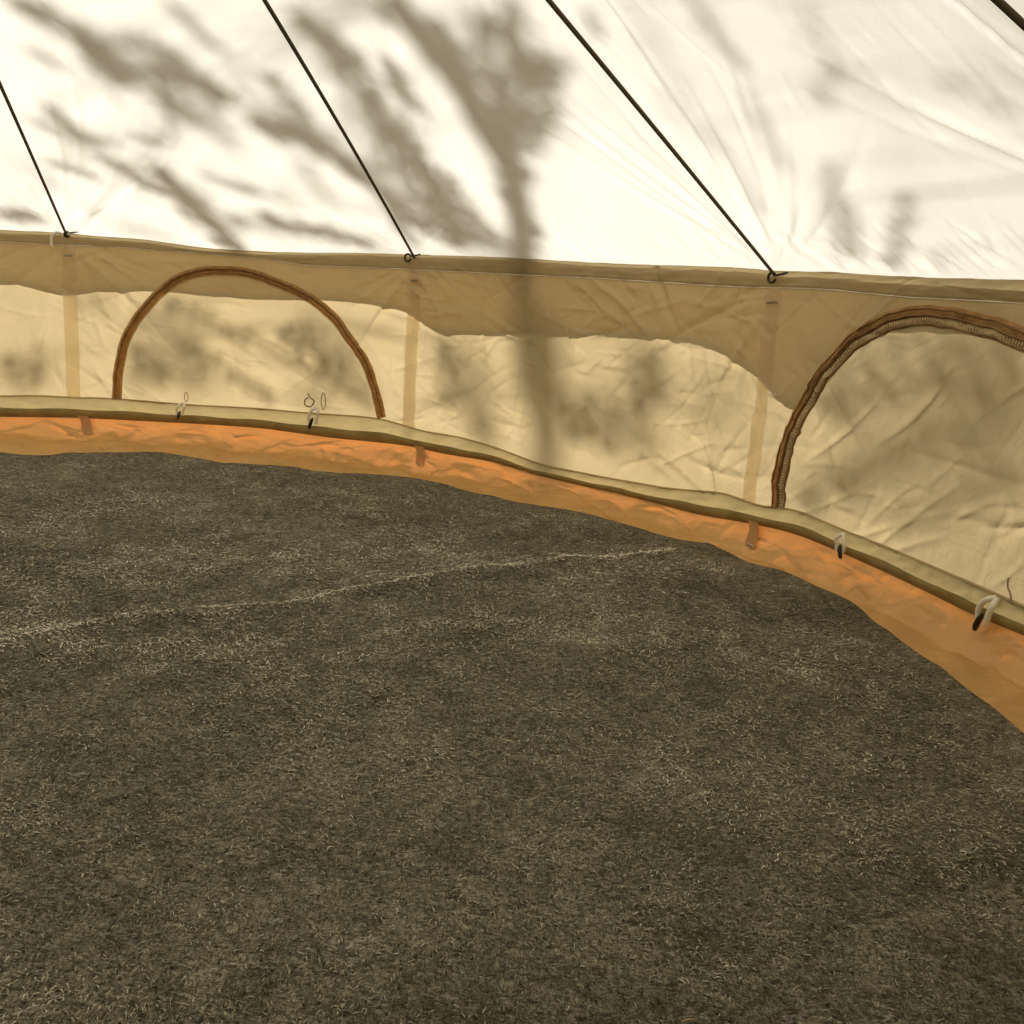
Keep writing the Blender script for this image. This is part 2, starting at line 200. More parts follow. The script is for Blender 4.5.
# ---------------------------------------------------------------- wall
A=agrid(.0030)
nz=120
def wall_crease_list():
    C=[]
    r=np.random.default_rng(21)
    for k in range(-1,4):
        a=A0+TH*k
        if k==1:a=SEAMS[1]
        if k==2:a=SEAMS[2]
        if k==3:a=SEAMS[3]
        s0=a*R
        # tension folds fanning down from each eave hook
        for i in range(13):
            an=-PI/2+r.uniform(-1.25,1.25); ln=r.uniform(.07,.24)
            C.append((s0+math.cos(an)*(ln+.02),.59+math.sin(an)*(ln+.02),an,ln,r.choice([-1,1])*r.uniform(.002,.006),r.uniform(.005,.011)))
        for i in range(7):   # lower corner folds
            an=PI/2+r.uniform(-1.1,1.1); ln=r.uniform(.04,.13)
            C.append((s0+math.cos(an)*ln,.125+math.sin(an)*ln,an,ln,r.choice([-1,1])*r.uniform(.001,.003),r.uniform(.005,.009)))
    def rnd(n,k,amp,anc,ans,lnr=(.02,.11)):
        a0=SEAMS[k] if k>=0 else A0-TH; a1=SEAMS[k+1]
        for i in range(n):
            C.append((r.uniform(a0,a1)*R,r.uniform(.13,.57),r.normal(anc,ans),r.uniform(*lnr),r.choice([-1,1])*r.uniform(.3,1)*amp*3.0,r.uniform(.0025,.007)))
    rnd(50,-1,.0016,-.5,.7); rnd(70,0,.0014,-.6,.5); rnd(80,0,.0010,.3,.8)
    rnd(240,1,.0019,-.6,.55); rnd(90,1,.0016,.5,.5); rnd(14,1,.004,-.7,.4,(.08,.2))
    rnd(110,2,.0016,.35,.5); rnd(50,2,.0014,-.5,.5); rnd(12,2,.0045,.45,.3,(.1,.25))
    # long soft diagonal folds across the first window and the right-hand panel
    for (a,z,an,ln,am,w) in [(.02,.40,-.55,.28,.004,.02),(.10,.30,-.6,.30,-.005,.018),(.22,.26,-.5,.2,.004,.015),(1.2,.33,.5,.3,.006,.03),(1.25,.22,.45,.3,-.005,.025),(1.1,.42,.3,.2,-.004,.02)]:
        C.append((a*R,z,an,ln,am,w))
    return C
WC=wall_crease_list()
def wall_disp(S,Z):
    d=creases(S,Z,WC)
    d+=.0035*smooth_noise(S,Z,.35,3,2)*np.clip((Z-.1)/.05,0,1)*np.clip((.6-Z)/.04,0,1)
    for a in SEAMS: # slight valley bulge between seams
        pass
    return d
def RW(a,z): return R+.001*np.cos(a*3)
def wall_pt(a,z,off=0.0):
    S=np.atleast_1d(np.asarray(a,float))*R; Z=np.atleast_1d(np.asarray(z,float))
    d=wall_disp(S.astype(float),Z.astype(float)); return cyl(S/R,RW(S/R,Z)+d-off,Z)
AA,T=np.meshgrid(A,np.linspace(0,1,nz),indexing='ij')
lo=zb(A)[:,None]; hi=zst(A)[:,None]
ZZ=lo+(hi-lo)*T; dd=wall_disp(AA*R,ZZ)
V=cyl(AA,RW(AA,ZZ)+dd,ZZ).reshape(-1,3); F=gridF(len(A),nz,True)
# which faces lie under each arch
def inside(poly,x,y):
    c=np.zeros_like(x,bool); n=len(poly)
    for i in range(n):
        x1,y1=poly[i];x2,y2=poly[(i+1)%n]
        c^=((y1>y)!=(y2>y))&(x<(x2-x1)*(y-y1)/((y2-y1)+1e-12)+x1)
    return c
arch2=D['arch2']+[[1.385,.478],[1.42,.44],[1.46,.36],[1.475,.25],[1.475,.10]]
D['arch2f']=arch2
fa=AA.reshape(-1)[F].mean(1); fz=ZZ.reshape(-1)[F].mean(1)
big=np.abs(AA.reshape(-1)[F].max(1)-AA.reshape(-1)[F].min(1))>1
polys=[D['arch1']+[[D['arch1'][-1][0],.05],[D['arch1'][0][0],.05]],arch2+[[1.475,.05],[arch2[0][0],.05]]]
ins=[inside(p,fa,fz)&~big for p in polys]
keep=~(ins[0]|ins[1])
wall=mesh('wall_round',V,F[keep],M['wall']); tag(wall,'cream canvas side wall running round the tent','wall',kind='structure')
def submesh(name,mask,m,parent=None):
    f=F[mask]; u,inv=np.unique(f,return_inverse=True); return mesh(name,V[u],inv.reshape(f.shape),m,parent)
# ---------------------------------------------------------------- windows with zips
def ribbon(poly,offs,lift,wob=0.0,seed=0,n=260,thick=.0016):
    """strip following an arch on the wall; offs=(inner,outer) across, lift=inward lift"""
    P=spline([(a*R,z,0) for a,z in poly],14); P=np.array([[p.x,p.y] for p in P])
    L=np.r_[0,np.cumsum(np.hypot(*np.diff(P,axis=0).T))]; t=np.linspace(0,L[-1],n)
    x=np.interp(t,L,P[:,0]); y=np.interp(t,L,P[:,1]); tx=np.gradient(x,t); ty=np.gradient(y,t); q=np.hypot(tx,ty); nx,ny=-ty/q,tx/q
    w=wob*(np.sin(t*31+seed)+.6*np.sin(t*73+seed*2)+.4*np.sin(t*131))
    rows=[]
    for k,e in enumerate(np.linspace(offs[0],offs[1],7)):
        bulge=math.sin(PI*k/6)*thick*1.3
        sx=x+nx*(e+w); sy=y+ny*(e+w)
        rows.append(wall_pt(sx/R,sy,0.0008+lift+bulge+.0012*np.sin(t*57+k*.3+seed)*(wob>0)))
    rows.append(wall_pt((x+nx*(offs[1]+w))/R,y+ny*(offs[1]+w),-.0005)); rows.insert(0,wall_pt((x+nx*(offs[0]+w))/R,y+ny*(offs[0]+w),-.0005))
    VV=np.stack(rows,1); return VV.reshape(-1,3),gridF(n,len(rows)),(x+nx*w,y+ny*w,nx,ny,t)
def flip(F): return F[:,::-1]
def make_window(idx,poly,mask,k,label,spec):
    fl=submesh(f'window_{idx}',mask,M['wall']); tag(fl,label,'window',kind='structure')
    for nm,o0,o1,lift,wb,ml in spec['rib']:
        v,f,c=ribbon(poly,(o0,o1),lift,wb,idx)
        o=mesh(nm,v,f,M[ml],fl)
    # teeth: little beads along the coil
    v,f,c=ribbon(poly,(-.002,.002),.001,spec['wob'],idx,n=int(spec['teeth'])); x,y,nx,ny,t=c
    ch=[]
    off=spec['toff']; bw=.0045 if idx==2 else .0028; bs_=1.25 if idx==2 else .8
    for i in range(len(x)):
        p0=wall_pt((x[i]+nx[i]*(off-bw))/R,y[i]+ny[i]*(off-bw),.0042)[0]; p1=wall_pt((x[i]+nx[i]*(off+bw))/R,y[i]+ny[i]*(off+bw),.0048)[0]
        ch.append(tube([p0,p0*.7+p1*.3,p0*.3+p1*.7,p1],[.0006*bs_,.0017*bs_,.0017*bs_,.0006*bs_],6))
    mb('zip_teeth',ch,M[spec['tm']],fl)
    return fl
w1=make_window(1,D['arch1'],ins[0],0,'zipped half-round window flap with a smooth brown arch, left of the plain middle panel',
  dict(rib=[('zip_cover',.001,.0155,.0030,.0006,'zip'),('zip_tape',-.010,.001,.0012,.0006,'zip'),('zip_piping',.0045,.0095,.0052,.0006,'zipdark'),('zip_hem',-.0125,-.0095,.0018,.0006,'zipedge')],wob=.0006,teeth=200,toff=-.0045,tm='zipdark'))
w2=make_window(2,arch2,ins[1],2,'zipped window flap in the right-hand panel, its brown arch puckered and beaded',
  dict(rib=[('zip_cover',.001,.019,.0040,.0013,'zip'),('zip_tape',-.014,.001,.0012,.0013,'zipedge'),('zip_piping',.000,.0045,.0060,.0013,'zipdark'),('zip_piping',.0115,.015,.0058,.0013,'zipdark'),('zip_hem',-.0165,-.0135,.0018,.0013,'zipdark')],wob=.0013,teeth=230,toff=-.0065,tm='zipedge'))
# sliders with short pulls at the top right of window 2
for (a,z) in ((1.315,.497),(1.345,.490)):
    q=wall_pt(a,z,.006)[0]; t=wall_pt(a,z-.016,.010)[0]; u=wall_pt(a+.004,z-.032,.010)[0]; l=wall_pt(a-.004,z+.012,.008)[0]
    sl=mb('zip_slider',[tube([l,q,t],[.003,.0065,.003],8)],M['zipdark'],w2); 
    mb('pull_tab',[tube([t,(t+u)/2+np.array([.001,0,0]),u],[.0018,.0022,.001],6)],M['zip'],sl)
# ---------------------------------------------------------------- hem, seam bands, strip, valance
def band(name,zlo,zhi,rfun,m,parent,n=10,AAx=A,disp=None):
    a,t=np.meshgrid(AAx,np.linspace(0,1,n),indexing='ij'); l=zlo(AAx)[:,None]; h=zhi(AAx)[:,None]; z=l+(h-l)*t
    r=rfun(a,t,z); closed=len(AAx)==len(A)
    return mesh(name,cyl(a,r,z).reshape(-1,3),gridF(len(AAx),n,closed),m,parent)
def hem_r(a,t,z):
    S=a*R; pul=.0
    w=np.sin(PI*np.clip(t,0,1))
    return R+wall_disp(S,z)*(1-.3*w)-.007*w-.003*np.exp(-((t-.12)/.09)**2)+.002*smooth_noise(S,z*3,.12,9,2)
hem=band('top_hem',zst,lambda a:ze(a)+.001,hem_r,M['hem'],wall,14); hem['label']='folded hem along the eave'
st=band('stitch_line',lambda a:zst(a)-.0018,lambda a:zst(a)+.0018,lambda a,t,z:R-.0035*np.sin(PI*t)+wall_disp(a*R,z)-.0008,M['cord'],wall,5)
def strip_r(a,t,z):
    S=a*R
    return R+.002-.010*np.sin(PI*t)**.7*(.7+.3*smooth_noise(S,z,.25,12,2))+.003*smooth_noise(S,z*2,.09,13,2)*np.sin(PI*t)
zbj=lambda a:zb(a)+.0025
strip=band('sod_strip',lambda a:zs(a)+.0,zbj,strip_r,M['strip'],wall,16); strip['label']='folded olive-tan canvas strip under the wall'
edge=band('strip_piping',lambda a:zb(a)-.001,lambda a:zb(a)+.0035,lambda a,t,z:R-.0045*np.sin(PI*t)-.001,M['strip'],wall,6)
lowband=band('strip_seam',lambda a:zs(a)-.003,lambda a:zs(a)+.42*(zb(a)-zs(a))+.0015*np.sin(a*60),lambda a,t,z:strip_r(a,np.clip((z-zs(a))/(zb(a)-zs(a)).clip(.01),0,1),z)-.0025-.003*np.sin(PI*t),M['olive'],wall,8)
for k,a in enumerate(SEAMS):
    if not(-.9<a<1.8): continue
    w=.0105 if k!=2 else .010
    aa=np.linspace(a-w,a+w,9); t=np.linspace(0,1,90); g,tt=np.meshgrid(aa,t,indexing='ij'); z=zb(g)+(zst(g)-zb(g))*tt
    lean=0.0
    d=wall_disp(g*R,z); r=R+d-.0022-.0015*np.cos((g-a)/w*PI/2)
    Vb=cyl(g,r,z).reshape(-1,3); mesh('seam_band',Vb,gridF(9,90),M['band'],wall)
    # strap tab with eyelet running down onto the groundsheet
    ta=D[['tabA','tabB','tabC'][k]][0] if k<3 else a
    zt=float(zs(ta)); P=[]
    for u in np.linspace(0,1,10): P.append((ta+.013*u+.002*math.sin(u*5),R-.010-.020*u**1.5,zt+.006-.050*u))
    Vt=[];
    for (pa,pr,pz) in P:
        for e in (-.008,-.003,.003,.008): Vt.append([pr*math.sin(pa+e),pr*math.cos(pa+e),pz])
    ps=mesh('peg_strap',Vt,gridF(10,4),M['strap'],wall)
    c=P[-1]; ring=[(c[1]*math.sin(c[0])+.009*math.cos(q)*math.cos(c[0]),c[1]*math.cos(c[0])-.009*math.cos(q)*math.sin(c[0]),c[2]+.004*math.sin(q)) for q in np.linspace(0,2*PI,17)]
    mb('strap_ring',[tube(ring,.0016,6)],M['brass'],ps)
    # faint square patch with a buckle mark under the hook
    mb('eyelet',[tube([wall_pt(a-.006,zst(a)-.030,.0035)[0],wall_pt(a+.006,zst(a)-.028,.0035)[0]],.0028,6)],M['ghost'],wall)
# outer valance hanging from the eave, outside
vr=lambda a,t,z:R+.014-.004*t+.004*smooth_noise(a*R,z*2,.16,31,2)*(1-t)
val=band('outer_valance',zv,lambda a:ze(a)+.002,vr,M['outer'],wall,14)
# ---------------------------------------------------------------- roof
def rz(a,d): return ze(a)+SL*d+CV*d*d
rr=np.random.default_rng(44); RC=[]
for k in range(-1,5):
    a=SEAMS[k] if 0<=k<=3 else A0+TH*k
    n=44 if k==2 else 18
    for i in range(n):
        an=PI/2+rr.uniform(-1.0,1.15) if k!=2 else PI/2-rr.uniform(-.9,1.25); ln=rr.uniform(.05,.42)
        RC.append((a*R+math.cos(an)*(ln+.01),math.sin(an)*(ln+.01),an,ln,rr.choice([-1,1])*rr.uniform(.0015,.0055),rr.uniform(.004,.011)))
for i in range(330):
    a=rr.uniform(-.35,1.7); an=PI/2+rr.normal(.25,.3); ln=rr.uniform(.015,.07)
    RC.append((a*R,rr.uniform(0,.09),an,ln,rr.choice([-1,1])*rr.uniform(.001,.0042),rr.uniform(.003,.007)))
for i in range(150):
    a=rr.uniform(-.35,1.7); an=PI/2+rr.normal(.0,.45); ln=rr.uniform(.03,.16)
    RC.append((a*R,rr.uniform(.08,.85),an,ln,rr.choice([-1,1])*rr.uniform(.0006,.0017),rr.uniform(.003,.009)))
def roof_pt(AAx,DD):
    S=AAx*R*(1-DD/R*.6); dn=creases(AAx*R,DD,RC)*np.clip(DD/.02,0,1)+.004*smooth_noise(S,DD,.5,17,2)*np.clip(DD/.15,0,1)*np.clip((R-DD)/.5,0,1)
    nr,nzv=-math.sin(math.atan(SL)),math.cos(math.atan(SL))
    r=R-DD+dn*-nr*1.0; z=rz(AAx,DD)+dn*nzv
    return cyl(AAx,r,z)
Dg=np.concatenate([np.arange(0,.16,.0035),np.arange(.16,.75,.0065),np.linspace(.75,R-.02,40)])
AAr,DDr=np.meshgrid(agrid(.0042),Dg,indexing='ij')
roof=mesh('ceiling',roof_pt(AAr,DDr).reshape(-1,3),gridF(AAr.shape[0],len(Dg),True),M['roof']); tag(roof,'pale sloping canvas tent roof, sunlit from outside','roof',kind='structure')
# crown patch closing the peak
V0=[(0,0,float(rz(np.array(0.),R-.02))+.012)]+[tuple(roof_pt(np.array([q]),np.array([R-.03]))[0]+np.array([0,0,.003])) for q in np.linspace(0,2*PI,24,endpoint=False)]
mb('crown_patch',[(V0,[(0,i+1,(i+1)%24+1,(i+1)%24+1) for i in range(24)])],M['seam'],roof)
for k,a in enumerate(SEAMS):
    ds=np.r_[np.linspace(-.004,.3,30),np.linspace(.32,R-.06,50)]
    g=[];n=len(ds)
    P=[]
    for d in ds:
        a_=a+{0:.004,1:.040,2:.004,3:.032}.get(k,0)*min(d,1.2); d_=max(d,0)
        q=np.array([(R-d_)*math.sin(a_),(R-d_)*math.cos(a_),float(rz(np.array(a_),d_))]); q=q+np.array([-math.sin(a_),-math.cos(a_),0])*.008+np.array([0,0,-.009]); P.append(q)
    rad=[.0034+.0014*min(1,max(d,0)/.8) for d in ds]
    mb('roof_seam',[tube(P,rad,7)],M['seam'],roof)
# ---------------------------------------------------------------- groundsheet
def gs_profile(t,a):
    """t 0 (top, behind strip) .. 1 (under the carpet)"""
    top=zs(a)+.009
    zt=np.where(t<.45,top*(1-t/.45)**1.15+.004,.004)
    rt=np.where(t<.45,R+.004-.05*(t/.45)**2.2,R-.046-(t-.45)/.55*.34)
    return rt,zt
tt=np.concatenate([np.linspace(0,.45,26),np.linspace(.46,1,30)])
AAg,TTg=np.meshgrid(agrid(.0035),tt,indexing='ij'); r_,z_=gs_profile(TTg,AAg)
gr=np.random.default_rng(8); GC=[]
sl=TTg*.3
for i in range(430):
    a=gr.uniform(-.5,1.7); an=gr.normal(0,.38)+(0.25 if gr.random()<.5 else -.3); ln=gr.uniform(.02,.14)
    GC.append((a*R,gr.uniform(.04,.26),an,ln,gr.choice([-1,1])*gr.uniform(.002,.009),gr.uniform(.004,.010)))
for k in range(5):
    a=SEAMS[k] if k<4 else A0-TH
    for i in range(14):
        an=gr.uniform(-.5,.5)+(PI if gr.random()<.5 else 0); ln=gr.uniform(.04,.11)
        GC.append((a*R+math.cos(an)*ln,.12+abs(math.sin(an))*ln,an,ln,gr.uniform(.002,.006)*gr.choice([-1,1]),.006))
dg=creases(AAg*R,sl,GC)+.010*smooth_noise(AAg*R,sl,.22,55,3)
wgt=np.clip(TTg/.12,0,1)*np.clip((.9-TTg)/.25,0,1); dg=dg*wgt
rg=r_-np.abs(dg)*.45-.003*wgt; zg=z_+(dg*.9+.004)*np.clip((TTg-.1)/.2,0,1)*wgt; zg=np.maximum(zg,.002); zg=np.where(rg<rc(AAg)-.004,np.minimum(zg,.0035),zg)
gsheet=mesh('floor',cyl(AAg,rg,zg).reshape(-1,3),gridF(AAg.shape[0],len(tt),True),M['orange'])
tag(gsheet,'glossy orange groundsheet turned up round the carpet edge','groundsheet',kind='structure')
# flat middle of the groundsheet
an_=np.linspace(0,2*PI,96,endpoint=False); Vm=[(0,0,.002)]+[((R-.385)*math.sin(q),(R-.385)*math.cos(q),.0035) for q in an_]
mb('floor_sheet',[(Vm,[(0,(i+1)%96+1,i+1,i+1) for i in range(96)])],M['orange'],gsheet)
# ---------------------------------------------------------------- carpet
fold=np.array([[p.x,p.y] for p in spline([(x,y,0) for x,y in D['fold']],8)])
def fold_h(X,Y,crest=False):
    P=np.stack([X,Y],-1).reshape(-1,2); best=np.full(len(P),9.); sg=np.zeros(len(P)); tpar=np.zeros(len(P))
    for i in range(len(fold)-1):
        a=fold[i]; b=fold[i+1]; ab=b-a; l=np.hypot(*ab); u=np.clip(((P-a)@ab)/l**2,0,1); q=P-(a+u[:,None]*ab); d=np.hypot(q[:,0],q[:,1])
        m=d<best; best[m]=d[m]; sg[m]=np.sign(ab[0]*q[m,1]-ab[1]*q[m,0]); tpar[m]=(i+u[m])/len(fold)
    d=best*sg # + = far side
    h=np.where(d>0,.6*np.exp(-(d/.07)**2)+.4*np.exp(-(d/.012)**2),np.exp(-(np.abs(d)/.022)**1.5))
    amp=.013*np.clip(.35+1.0*np.sin(np.clip(tpar,0,1)*PI*.95)+.12*np.sin(tpar*17),.25,1.2)
    if crest: return np.exp(-(d/.016)**2).reshape(X.shape)+.35*np.exp(-((d-.03)/.04)**2).reshape(X.shape)  # falloff of the highlight painted into fibre tone along the ridge
    return (h*amp).reshape(X.shape)
def carpet_h(X,Y):
    h=.012+.009*smooth_noise(X,Y,.55,61,2)+.0035*smooth_noise(X,Y,.2,62,2)
    rad=np.hypot(X,Y); return np.maximum(h,.006)+fold_h(X,Y)
ca=np.linspace(-PI,PI,1100,endpoint=False); cr=np.r_[np.linspace(0.02,.35,16),np.linspace(.36,.985,210),[.992,.997,1.0,1.0]]
CA,CR=np.meshgrid(ca,cr,indexing='ij'); rad=CR*(rc(CA)); X=rad*np.sin(CA); Y=rad*np.cos(CA); Z=carpet_h(X,Y)
zg_edge=.011
Z[:,-2]=Z[:,-2]-.002; Z[:,-1]=.0045
Z=Z+ .004*np.clip((CR-.95)/.05,0,1)*(CR<1)
cv=np.stack([X,Y,Z],-1).reshape(-1,3)
carpet=mesh('felt_carpet',cv,gridF(len(ca),len(cr),True),M['carpet']); tag(carpet,'dark grey felt carpet with a long ridge, covering the tent floor','carpet')
# loose surface fibres of the felt
cam=D['cam']; f_,pt_,ro_=cam[:3]; C0=np.array(cam[3:6])
NF=230000
ang=rng.uniform(-PI,PI,NF*3); rq=np.sqrt(rng.uniform(0,1,NF*3))*1.70
FX=rq*np.sin(ang); FY=rq*np.cos(ang); dist=np.hypot(FX-C0[0],FY-C0[1]); ahead=(FY>C0[1]-.1)
pr=np.clip(1.25/np.maximum(dist,.3),.45,1.35)*np.where(ahead,1,.03)*np.where(rq<rc(ang)-.01,1,0); pr/=pr.max()
m=rng.random(NF*3)<pr*1.1; FX=FX[m][:NF];FY=FY[m][:NF]; n=len(FX); dist=dist[m][:NF]
th=rng.normal(-.45,.9,n)+1.3*smooth_noise(FX,FY,.6,5,2); ln=rng.uniform(.003,.010,n)*np.clip(dist*.8,.7,1.5); ln[rng.random(n)<.006]*=1.8
wd=rng.uniform(.0003,.0006,n)*np.clip(dist,.6,1.8)
cvt=rng.normal(0,.28,n); base=carpet_h(FX,FY)+rng.uniform(.0004,.0016,n)
segs=4; pts=[]
x=FX.copy();y=FY.copy();t=th.copy(); lift=rng.uniform(0,.0018,n)
for i in range(segs):
    pts.append((x.copy(),y.copy(),t.copy())); x+=np.cos(t)*ln/3; y+=np.sin(t)*ln/3; t=t+cvt
VV=[]
for i,(x,y,t) in enumerate(pts):
    w=wd*(1 if 0<i<segs-1 else .5); z=base+lift*math.sin(PI*i/(segs-1))
    VV.append(np.stack([x-np.sin(t)*w,y+np.cos(t)*w,z],-1)); VV.append(np.stack([x+np.sin(t)*w,y-np.cos(t)*w,z+.0001],-1))
VV=np.stack(VV,1).reshape(-1,3); b=np.arange(n)[:,None]*(2*segs)
FF=np.concatenate([np.stack([b[:,0]+2*i+1,b[:,0]+2*i+3,b[:,0]+2*i+2,b[:,0]+2*i],-1) for i in range(segs-1)],0)
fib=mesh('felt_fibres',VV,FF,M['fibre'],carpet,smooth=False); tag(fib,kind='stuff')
patch=.5+.5*np.tanh(1.6*smooth_noise(FX,FY,.12,77,3)); tone=np.clip(rng.beta(2.0,2.6,n)*.75+.28*patch+ (rng.random(n)<.015)*.3+.27*fold_h(FX,FY,True)+.16*np.tanh(1.5*smooth_noise(FX,FY,.5,78,2)),0,1)  # tone raised along the fold: crest highlight painted into the fibre colour
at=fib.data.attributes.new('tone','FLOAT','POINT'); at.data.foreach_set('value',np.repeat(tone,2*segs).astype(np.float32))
# ---------------------------------------------------------------- hooks, cords, toggles
def wp(a,z,off): return tuple(wall_pt(a,z,off)[0])
def hook(a,z,label,first=False,sc=1.0,open_=True):
    o=empty('eave_hook',wp(a,z,.012)); tag(o,label,'hook','metal hooks at the eave')
    P=[]
    rr_=.0100*sc
    for q in np.linspace(.25*PI,1.92*PI if open_ else 2.2*PI,18):
        P.append(wp(a+(rr_*math.cos(q))/R,z-.004+rr_*math.sin(q),.013))
    mb('ring',[tube(P,.0030,8)],M['metal'],o)
    mb('shank',[tube([wp(a+.003,z,.012),wp(a+.012,z+.004,.008),wp(a+.018,z+.008,.004)],[.002,.0026,.0018],7)],M['metal'],o)
    return o
hook(D['hookA'][0],D['hookA'][1],'small dark metal hook at the foot of the leftmost roof seam, beside a white cord',sc=.7)
hook(D['hookB'][0]-.006,D['hookB'][1]-.002,'dark closed ring hook at the eave, just right of the left arched window')
hook(D['hookC'][0],D['hookC'][1]-.006,'open dark hook at the eave, just left of the right-hand arched window')
def cord(name,pts,rad,label,cat,group,m='cord',flat=1):
    P=spline([wp(a,z,o) for a,z,o in pts],6); o=mb(name,[tube(P,rad,8)],M[m]); tag(o,label,cat,group); return o
a,z=D['loopW']
ca_=cord('cord_loop',[(a+.012,z+.008,.010),(a+.004,z+.010,.014),(a-.003,z-.004,.014),(a-.0045,z-.030,.012)],.0040,'short white cord hanging over the eave beside the leftmost roof seam','cord','cords')
def toggle(key,label,sc,legs=2,black=(0,0),mirror=1,drop=.036):
    a,z=D[key]; a+={'tD':.010}.get(key,0); z+={'tB':-.004}.get(key,0); o=empty('toggle_loop',wp(a,z,.012)); tag(o,label,'toggle loop','cord loops with black toggles along the wall foot')
    s=sc; k=mirror
    P=[(a+.000*k,z+.016*s,.006),(a-.005*k*s,z+.010*s,.016),(a-.009*k*s,z-.004*s,.018),(a-.008*k*s,z-drop*.52*s,.016)]
    Q=[(a+.001*k,z+.015*s,.006),(a+.0035*k*s,z+.006*s,.019),(a+.002*k*s,z-.008*s,.02),(a+.001*k*s,z-drop*.55*s,.018)]
    cc=mb('cord',[tube(spline([wp(*q) for q in P],6),.0038*s,8)],M['cord'],o)
    mb('cord_tail',[tube(spline([wp(*q) for q in Q],6),.0040*s,8)],M['cord'],o)
    ba,bz=P[-1][0]+.001,P[-1][1]
    mb('toggle',[tube([wp(ba+.0045*k*s,bz+.012*s,.022),wp(ba+.003*k*s,bz+.004*s,.023),wp(ba+.001*k*s,bz-.006*s,.023),wp(ba,bz-.013*s,.022)],[.002*s,.0038*s,.0042*s,.0028*s],10)],M['black'],cc)
    return o
toggle('tA','white cord loop with black toggle, leftmost one under the left arched window',1.0)
tb=toggle('tB','forked white cord loop with black toggle, under right half of left arched window',1.3)
toggle('tC','small white cord loop with slanting black toggle under the right-hand arched window',.95,mirror=-1)
toggle('tD','largest white cord loop with long black toggle, near the right edge',1.25)
def loopshape(a,z,w,h): return [(a+w*math.sin(q)/R,z+h*(1-math.cos(q))/2,.004) for q in np.linspace(0,2*PI,13)]
a,z=D['tA']; cord('hanging_loop',loopshape(a+.004,z+.020,.005,.028),.0011,'thin grey cord loop standing above the leftmost toggle','cord','thin grey cord loops',m='ghost')
a,z=D['tB']; cord('hanging_loop',loopshape(a+.010,z+.012,.0065,.050),.0014,'thin grey cord loop standing above the forked toggle loop','cord','thin grey cord loops',m='ghost')
a,z=D['tB0']; cord('hanging_loop',[(a+.002,z+.020,.005),(a+.006,z+.010,.007),(a+.013,z-.000,.007),(a+.006,z-.018,.005),(a-.003,z-.014,.005),(a-.003,z+.0,.006),(a+.002,z+.008,.006)],.0022,'short grey twisted cord on the left window flap, left of the forked toggle','cord','thin grey cord loops',m='ghost')
a,z=D['tD']; cord('hanging_loop',[(a+.018,z+.058,.004),(a+.019,z+.045,.005),(a+.024,z+.034,.005),(a+.026,z+.020,.004)],.0016,'thin grey cord end rising above the largest toggle at the right edge','cord','thin grey cord loops',m='ghost')
# a pale straw on the carpet near the bottom edge
def ray_floor(px,py,zz):
    fw=np.array([0,math.cos(pt_),-math.sin(pt_)]); rt=np.array([1.,0,0]); up=np.cross(rt,fw); c,s=math.cos(ro_),math.sin(ro_)
    r2=c*rt+s*up; u2=-s*rt+c*up; d=(px-512)/f_*r2-(py-512)/f_*u2+fw; t=(zz-C0[2])/d[2]; return C0+t*d
